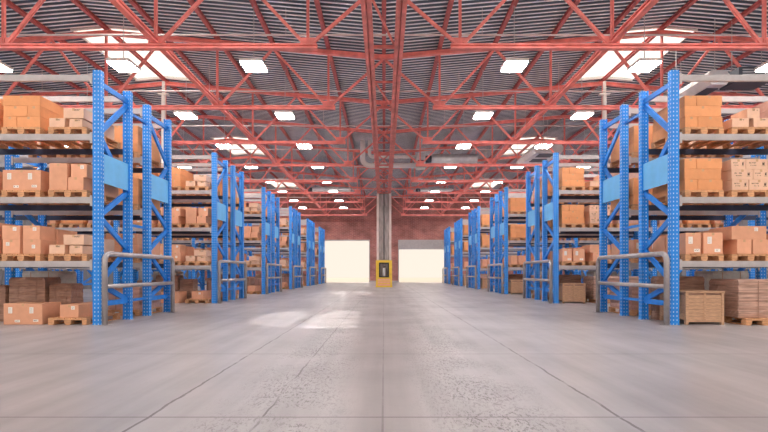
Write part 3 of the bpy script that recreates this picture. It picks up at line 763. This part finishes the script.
def crate(s, ri, rear, xc, yc):
    r = empty('wooden_crate', (s * (xc + DXS[s]), yc, 0)); W_, D_, H_ = .80, .9, .70
    MB().box(-W_ / 2 + .03, W_ / 2 - .03, -D_ / 2 + .03, D_ / 2 - .03, .10, H_ - .03).build('crate_lining', M['brown'], r)
    sl = MB(); z = .10
    while z < H_ - .09:
        for (a, b) in ((-W_ / 2 + .05, -.012), (.012, W_ / 2 - .05)): sl.cbox(a, b, -D_ / 2 + .008, -D_ / 2 + .03, z, z + .068, .003)
        sl.box(-W_ / 2 + .008, -W_ / 2 + .03, -D_ / 2 + .03, D_ / 2 - .03, z, z + .068); sl.box(W_ / 2 - .03, W_ / 2 - .008, -D_ / 2 + .03, D_ / 2 - .03, z, z + .068)
        z += .075
    sl.build('side_slats', M['crate'], r)
    for xx in (-W_ / 2, W_ / 2 - .06):
        for yy in (-D_ / 2, D_ / 2 - .06): MB().cbox(xx, xx + .06, yy, yy + .06, 0, H_ - .04, .004).build('corner_post', M['crate'], r)
    MB().cbox(-W_ / 2 - .012, W_ / 2 + .012, -D_ / 2 - .012, D_ / 2 + .012, H_ - .04, H_, .004).build('lid', M['crate'], r)
    MB().cbox(-W_ / 2 + .06, W_ / 2 - .06, -D_ / 2 + .002, -D_ / 2 + .03, .055, .10, .003).build('bottom_rail', M['crate'], r)
    MB().cbox(-.02, .02, -D_ / 2 - .002, -D_ / 2 + .02, .10, H_ - .04, .003).build('middle_batten', M['crate'], r)
    tag(r, 'slatted wooden crate on the floor in the %s right rack row, %s half' % (ORD[ri], RUNN[rear]), 'crate', 'wooden crates')

for ri in range(6):
    for rear in (0, 1):
        yF = ROWS[ri] + rear * (FD + GAPB)
        far = ri >= 3
        # ---- left side
        s = -1
        if not rear:
            load(s, ri, 0, 3, 0, small3()); load(s, ri, 0, 3, 1, big3('orange', 0))
            load(s, ri, 0, 2, 0, twotall()); load(s, ri, 0, 2, 1, onebig() if ri == 0 else twotall())
            load(s, ri, 0, 1, 0, small3('pale')); load(s, ri, 0, 1, 1, four())
            load(s, ri, 0, 0, 0, singles())
            if ri == 0: load(s, ri, 0, 0, 1, [(-.42, .40, -.56, .0, 0, .44, 'tan', 'A')], pallet=False)
            if ri < 2:
                load(s, ri, 0, 2, 2, onebig()); load(s, ri, 0, 1, 2, [(-.40, .0, -.58, .2, 0, .44, 'tan', ''), (-.40, .0, -.58, .2, .44, .66, 'tan', ''), (.02, .40, -.58, .2, 0, .44, 'tan', '')])
                load(s, ri, 0, 3, 2, big3('orange', 1))
            if ri >= 1: load(s, ri, 0, 0, 1, [(-.35, .30, -.58, .05, 0, .40, 'tan', 'D')], pallet=False)
            wrapped('wrapped_load', s, ri, rear, 0, 8.72, yF + .90, .62, .5, .80, 'brown', 'low dark brown wrapped stack farthest from the aisle, floor of %s left rack row' % ORD[ri], pallet=False)
            wrapped('wrapped_load', s, ri, rear, 0, 7.95, yF + .92, .80, .5, .98, 'brown', 'tall dark brown wrapped stack behind floor boxes, %s left rack row' % ORD[ri], pallet=False)
            wrapped('wrapped_load', s, ri, rear, 0, 7.26, yF + .94, .50, .4, .84, 'brown', 'narrow dark brown wrapped stack behind floor boxes, %s left rack row' % ORD[ri], pallet=False)
        else:
            load(s, ri, 1, 3, 0, big3('orange', 1)); load(s, ri, 1, 2, 0, big3('orange', 0)); load(s, ri, 1, 1, 0, four())
            if ri < 2:
                load(s, ri, 1, 3, 1, small3()); load(s, ri, 1, 2, 1, twotall()); load(s, ri, 1, 1, 1, twotall())
                load(s, ri, 1, 3, 2, small3b()); load(s, ri, 1, 2, 2, onebig()); load(s, ri, 1, 1, 2, onebig())
            place_pallet(s, ri, 1, 0, 0, 6.55, yF + .6, 0)
            wrapped('wrapped_load', s, ri, rear, 0, 6.55, yF + .6, .78, 1.1, .62, 'pink', 'pinkish wrapped load on a floor pallet, back half of the %s left rack row' % ORD[ri])
            if ri < 3: place_pallet(s, ri, 1, 0, 2, 8.7, yF + .6, 0); wrapped('wrapped_load', s, ri, rear, 0, 8.7, yF + .45, .9, .7, .98, 'whitewrap', 'whitish wrapped load on the floor, back half of the %s left rack row' % ORD[ri])
        if not rear and ri in (1, 2):
            for side in (-1, 1):
                for pos in ((3, 4, 5) if ri == 1 else (2, 3)):
                    for lev in (1, 2, 3):
                        xc = XP[pos % 3] + BAY * (pos // 3)
                        place_pallet(side, ri, 0, lev, pos, xc, yF + .6, LV[lev - 1] + .002)
                        wrapped('wrapped_load', side, ri, 0, lev, xc, yF + .6, .78, 1.1, (.62, .5, .68)[(pos + lev) % 3], ('tan', 'orange', 'pink')[(pos * 2 + lev) % 3],
                                'wrapped load, %s, %s, front half of %s %s rack row' % (LEVN[lev], POSN[pos], ORD[ri], SIDE[side]))
        # ---- right side
        s = 1
        if not rear:
            load(s, ri, 0, 3, 0, big3('orange', 1)); load(s, ri, 0, 3, 1, small3b())
            load(s, ri, 0, 2, 0, big3('orange', 1)); load(s, ri, 0, 2, 1, printed3())
            load(s, ri, 0, 1, 0, twobox()); load(s, ri, 0, 1, 1, threebox())
            if ri < 2: load(s, ri, 0, 3, 2, printed3('pink')); load(s, ri, 0, 2, 2, printed3('pink')); load(s, ri, 0, 1, 2, twobox())
            crate(s, ri, 0, 6.60, yF + .46)
            wrapped('wrapped_load', s, ri, rear, 0, 6.72, yF + 1.08, 1.10, .22, 1.0, 'brown', 'dark brown wrapped sheets standing behind the crate in the %s right rack row' % ORD[ri], pallet=False) if ri < 3 else None
            place_pallet(s, ri, 0, 0, 1, 7.77, yF + .5, 0)
            if ri < 3: place_pallet(s, ri, 0, 0, 2, 8.62, yF + .5, 0)
            wrapped('wrapped_load', s, ri, rear, 0, 8.1 if ri < 3 else 7.75, yF + .44, 1.6 if ri < 3 else .9, .86, .80, 'sheet', 'brown wrapped sheets on floor pallets beside the crate, %s right rack row' % ORD[ri])
        else:
            load(s, ri, 1, 3, 0, big3('orange', 0)); load(s, ri, 1, 2, 0, big3('orange', 1)); load(s, ri, 1, 1, 0, twobox())
            if ri < 2:
                load(s, ri, 1, 3, 1, small3b()); load(s, ri, 1, 2, 1, printed3()); load(s, ri, 1, 1, 1, threebox())
                load(s, ri, 1, 3, 2, small3()); load(s, ri, 1, 2, 2, twotall()); load(s, ri, 1, 1, 2, onebig())
            place_pallet(s, ri, 1, 0, 0, 6.55, yF + .6, 0)
            wrapped('wrapped_load', s, ri, rear, 0, 6.55, yF + .6, .78, 1.1, .62, 'pink', 'pinkish wrapped load on a floor pallet, back half of the %s right rack row' % ORD[ri])
            if ri < 3: place_pallet(s, ri, 1, 0, 2, 8.7, yF + .6, 0); wrapped('wrapped_load', s, ri, rear, 0, 8.7, yF + .45, .9, .7, .98, 'whitewrap', 'whitish wrapped load on the floor, back half of the %s right rack row' % ORD[ri])

# what shows largest comes first; the few hundred largest are individual boxes, the rest one object
def score(c):
    a = (c['w'] * c['h'] + .5 * c['d'] * c['h']) / (c['y'] ** 2)
    if c['rear'] and c['pos'] > 0: a *= .15
    if not c['front']: a *= .25
    if c['pos'] > 1: a *= .4
    if c['ri'] > 0 and c['pos'] > 0: a *= .45
    return -a
CARTONS.sort(key=score)
NIND = 300
for c in CARTONS[:NIND]:
    body, parts = carton_meshes(c['w'], c['d'], c['h'], c['m'], c['mk'])
    loc = (c['x'], c['y'], c['z'] + .0015)
    if c['ri'] < 2 and c['front']:
        o = obj('cardboard_box', body, None, loc)
        for n, me in parts: obj(n, me, o)
    else: o = obj('cardboard_box', body, None, loc)
    tag(o, '%s carton, %s, %s pallet, %s, %s %s row %s half' % (COLN[c['m']], where(c), POSS[c['pos']], LEVS[c['lev']], ORD[c['ri']], SIDE[c['s']], RUNN[c['rear']]), 'cardboard box',
        'cardboard boxes in the %s %s rack row' % (ORD[c['ri']], SIDE[c['s']]))
rest = MB()
for c in CARTONS[NIND:]:
    rest.box(c['x'] - c['w'] / 2 + .004, c['x'] + c['w'] / 2 - .004, c['y'] - c['d'] / 2 + .004, c['y'] + c['d'] / 2 - .004, c['z'] + .0015, c['z'] + c['h'])
if rest.v:
    o = rest.build('cardboard_boxes', M['orange'])
    for k in ('tan', 'pale', 'pink'): o.data.materials.append(M[k])
    idx = {'orange': 0, 'tan': 1, 'pale': 2, 'pink': 3}
    for n, c in enumerate(CARTONS[NIND:]):
        for p in range(6): o.data.polygons[n * 6 + p].material_index = idx[c['m']]
    tag(o, 'many small cartons on pallets in the farthest and hidden parts of the racks', 'cardboard boxes', None, 'stuff')
print('cartons', len(CARTONS), 'objects', len(bpy.data.objects))
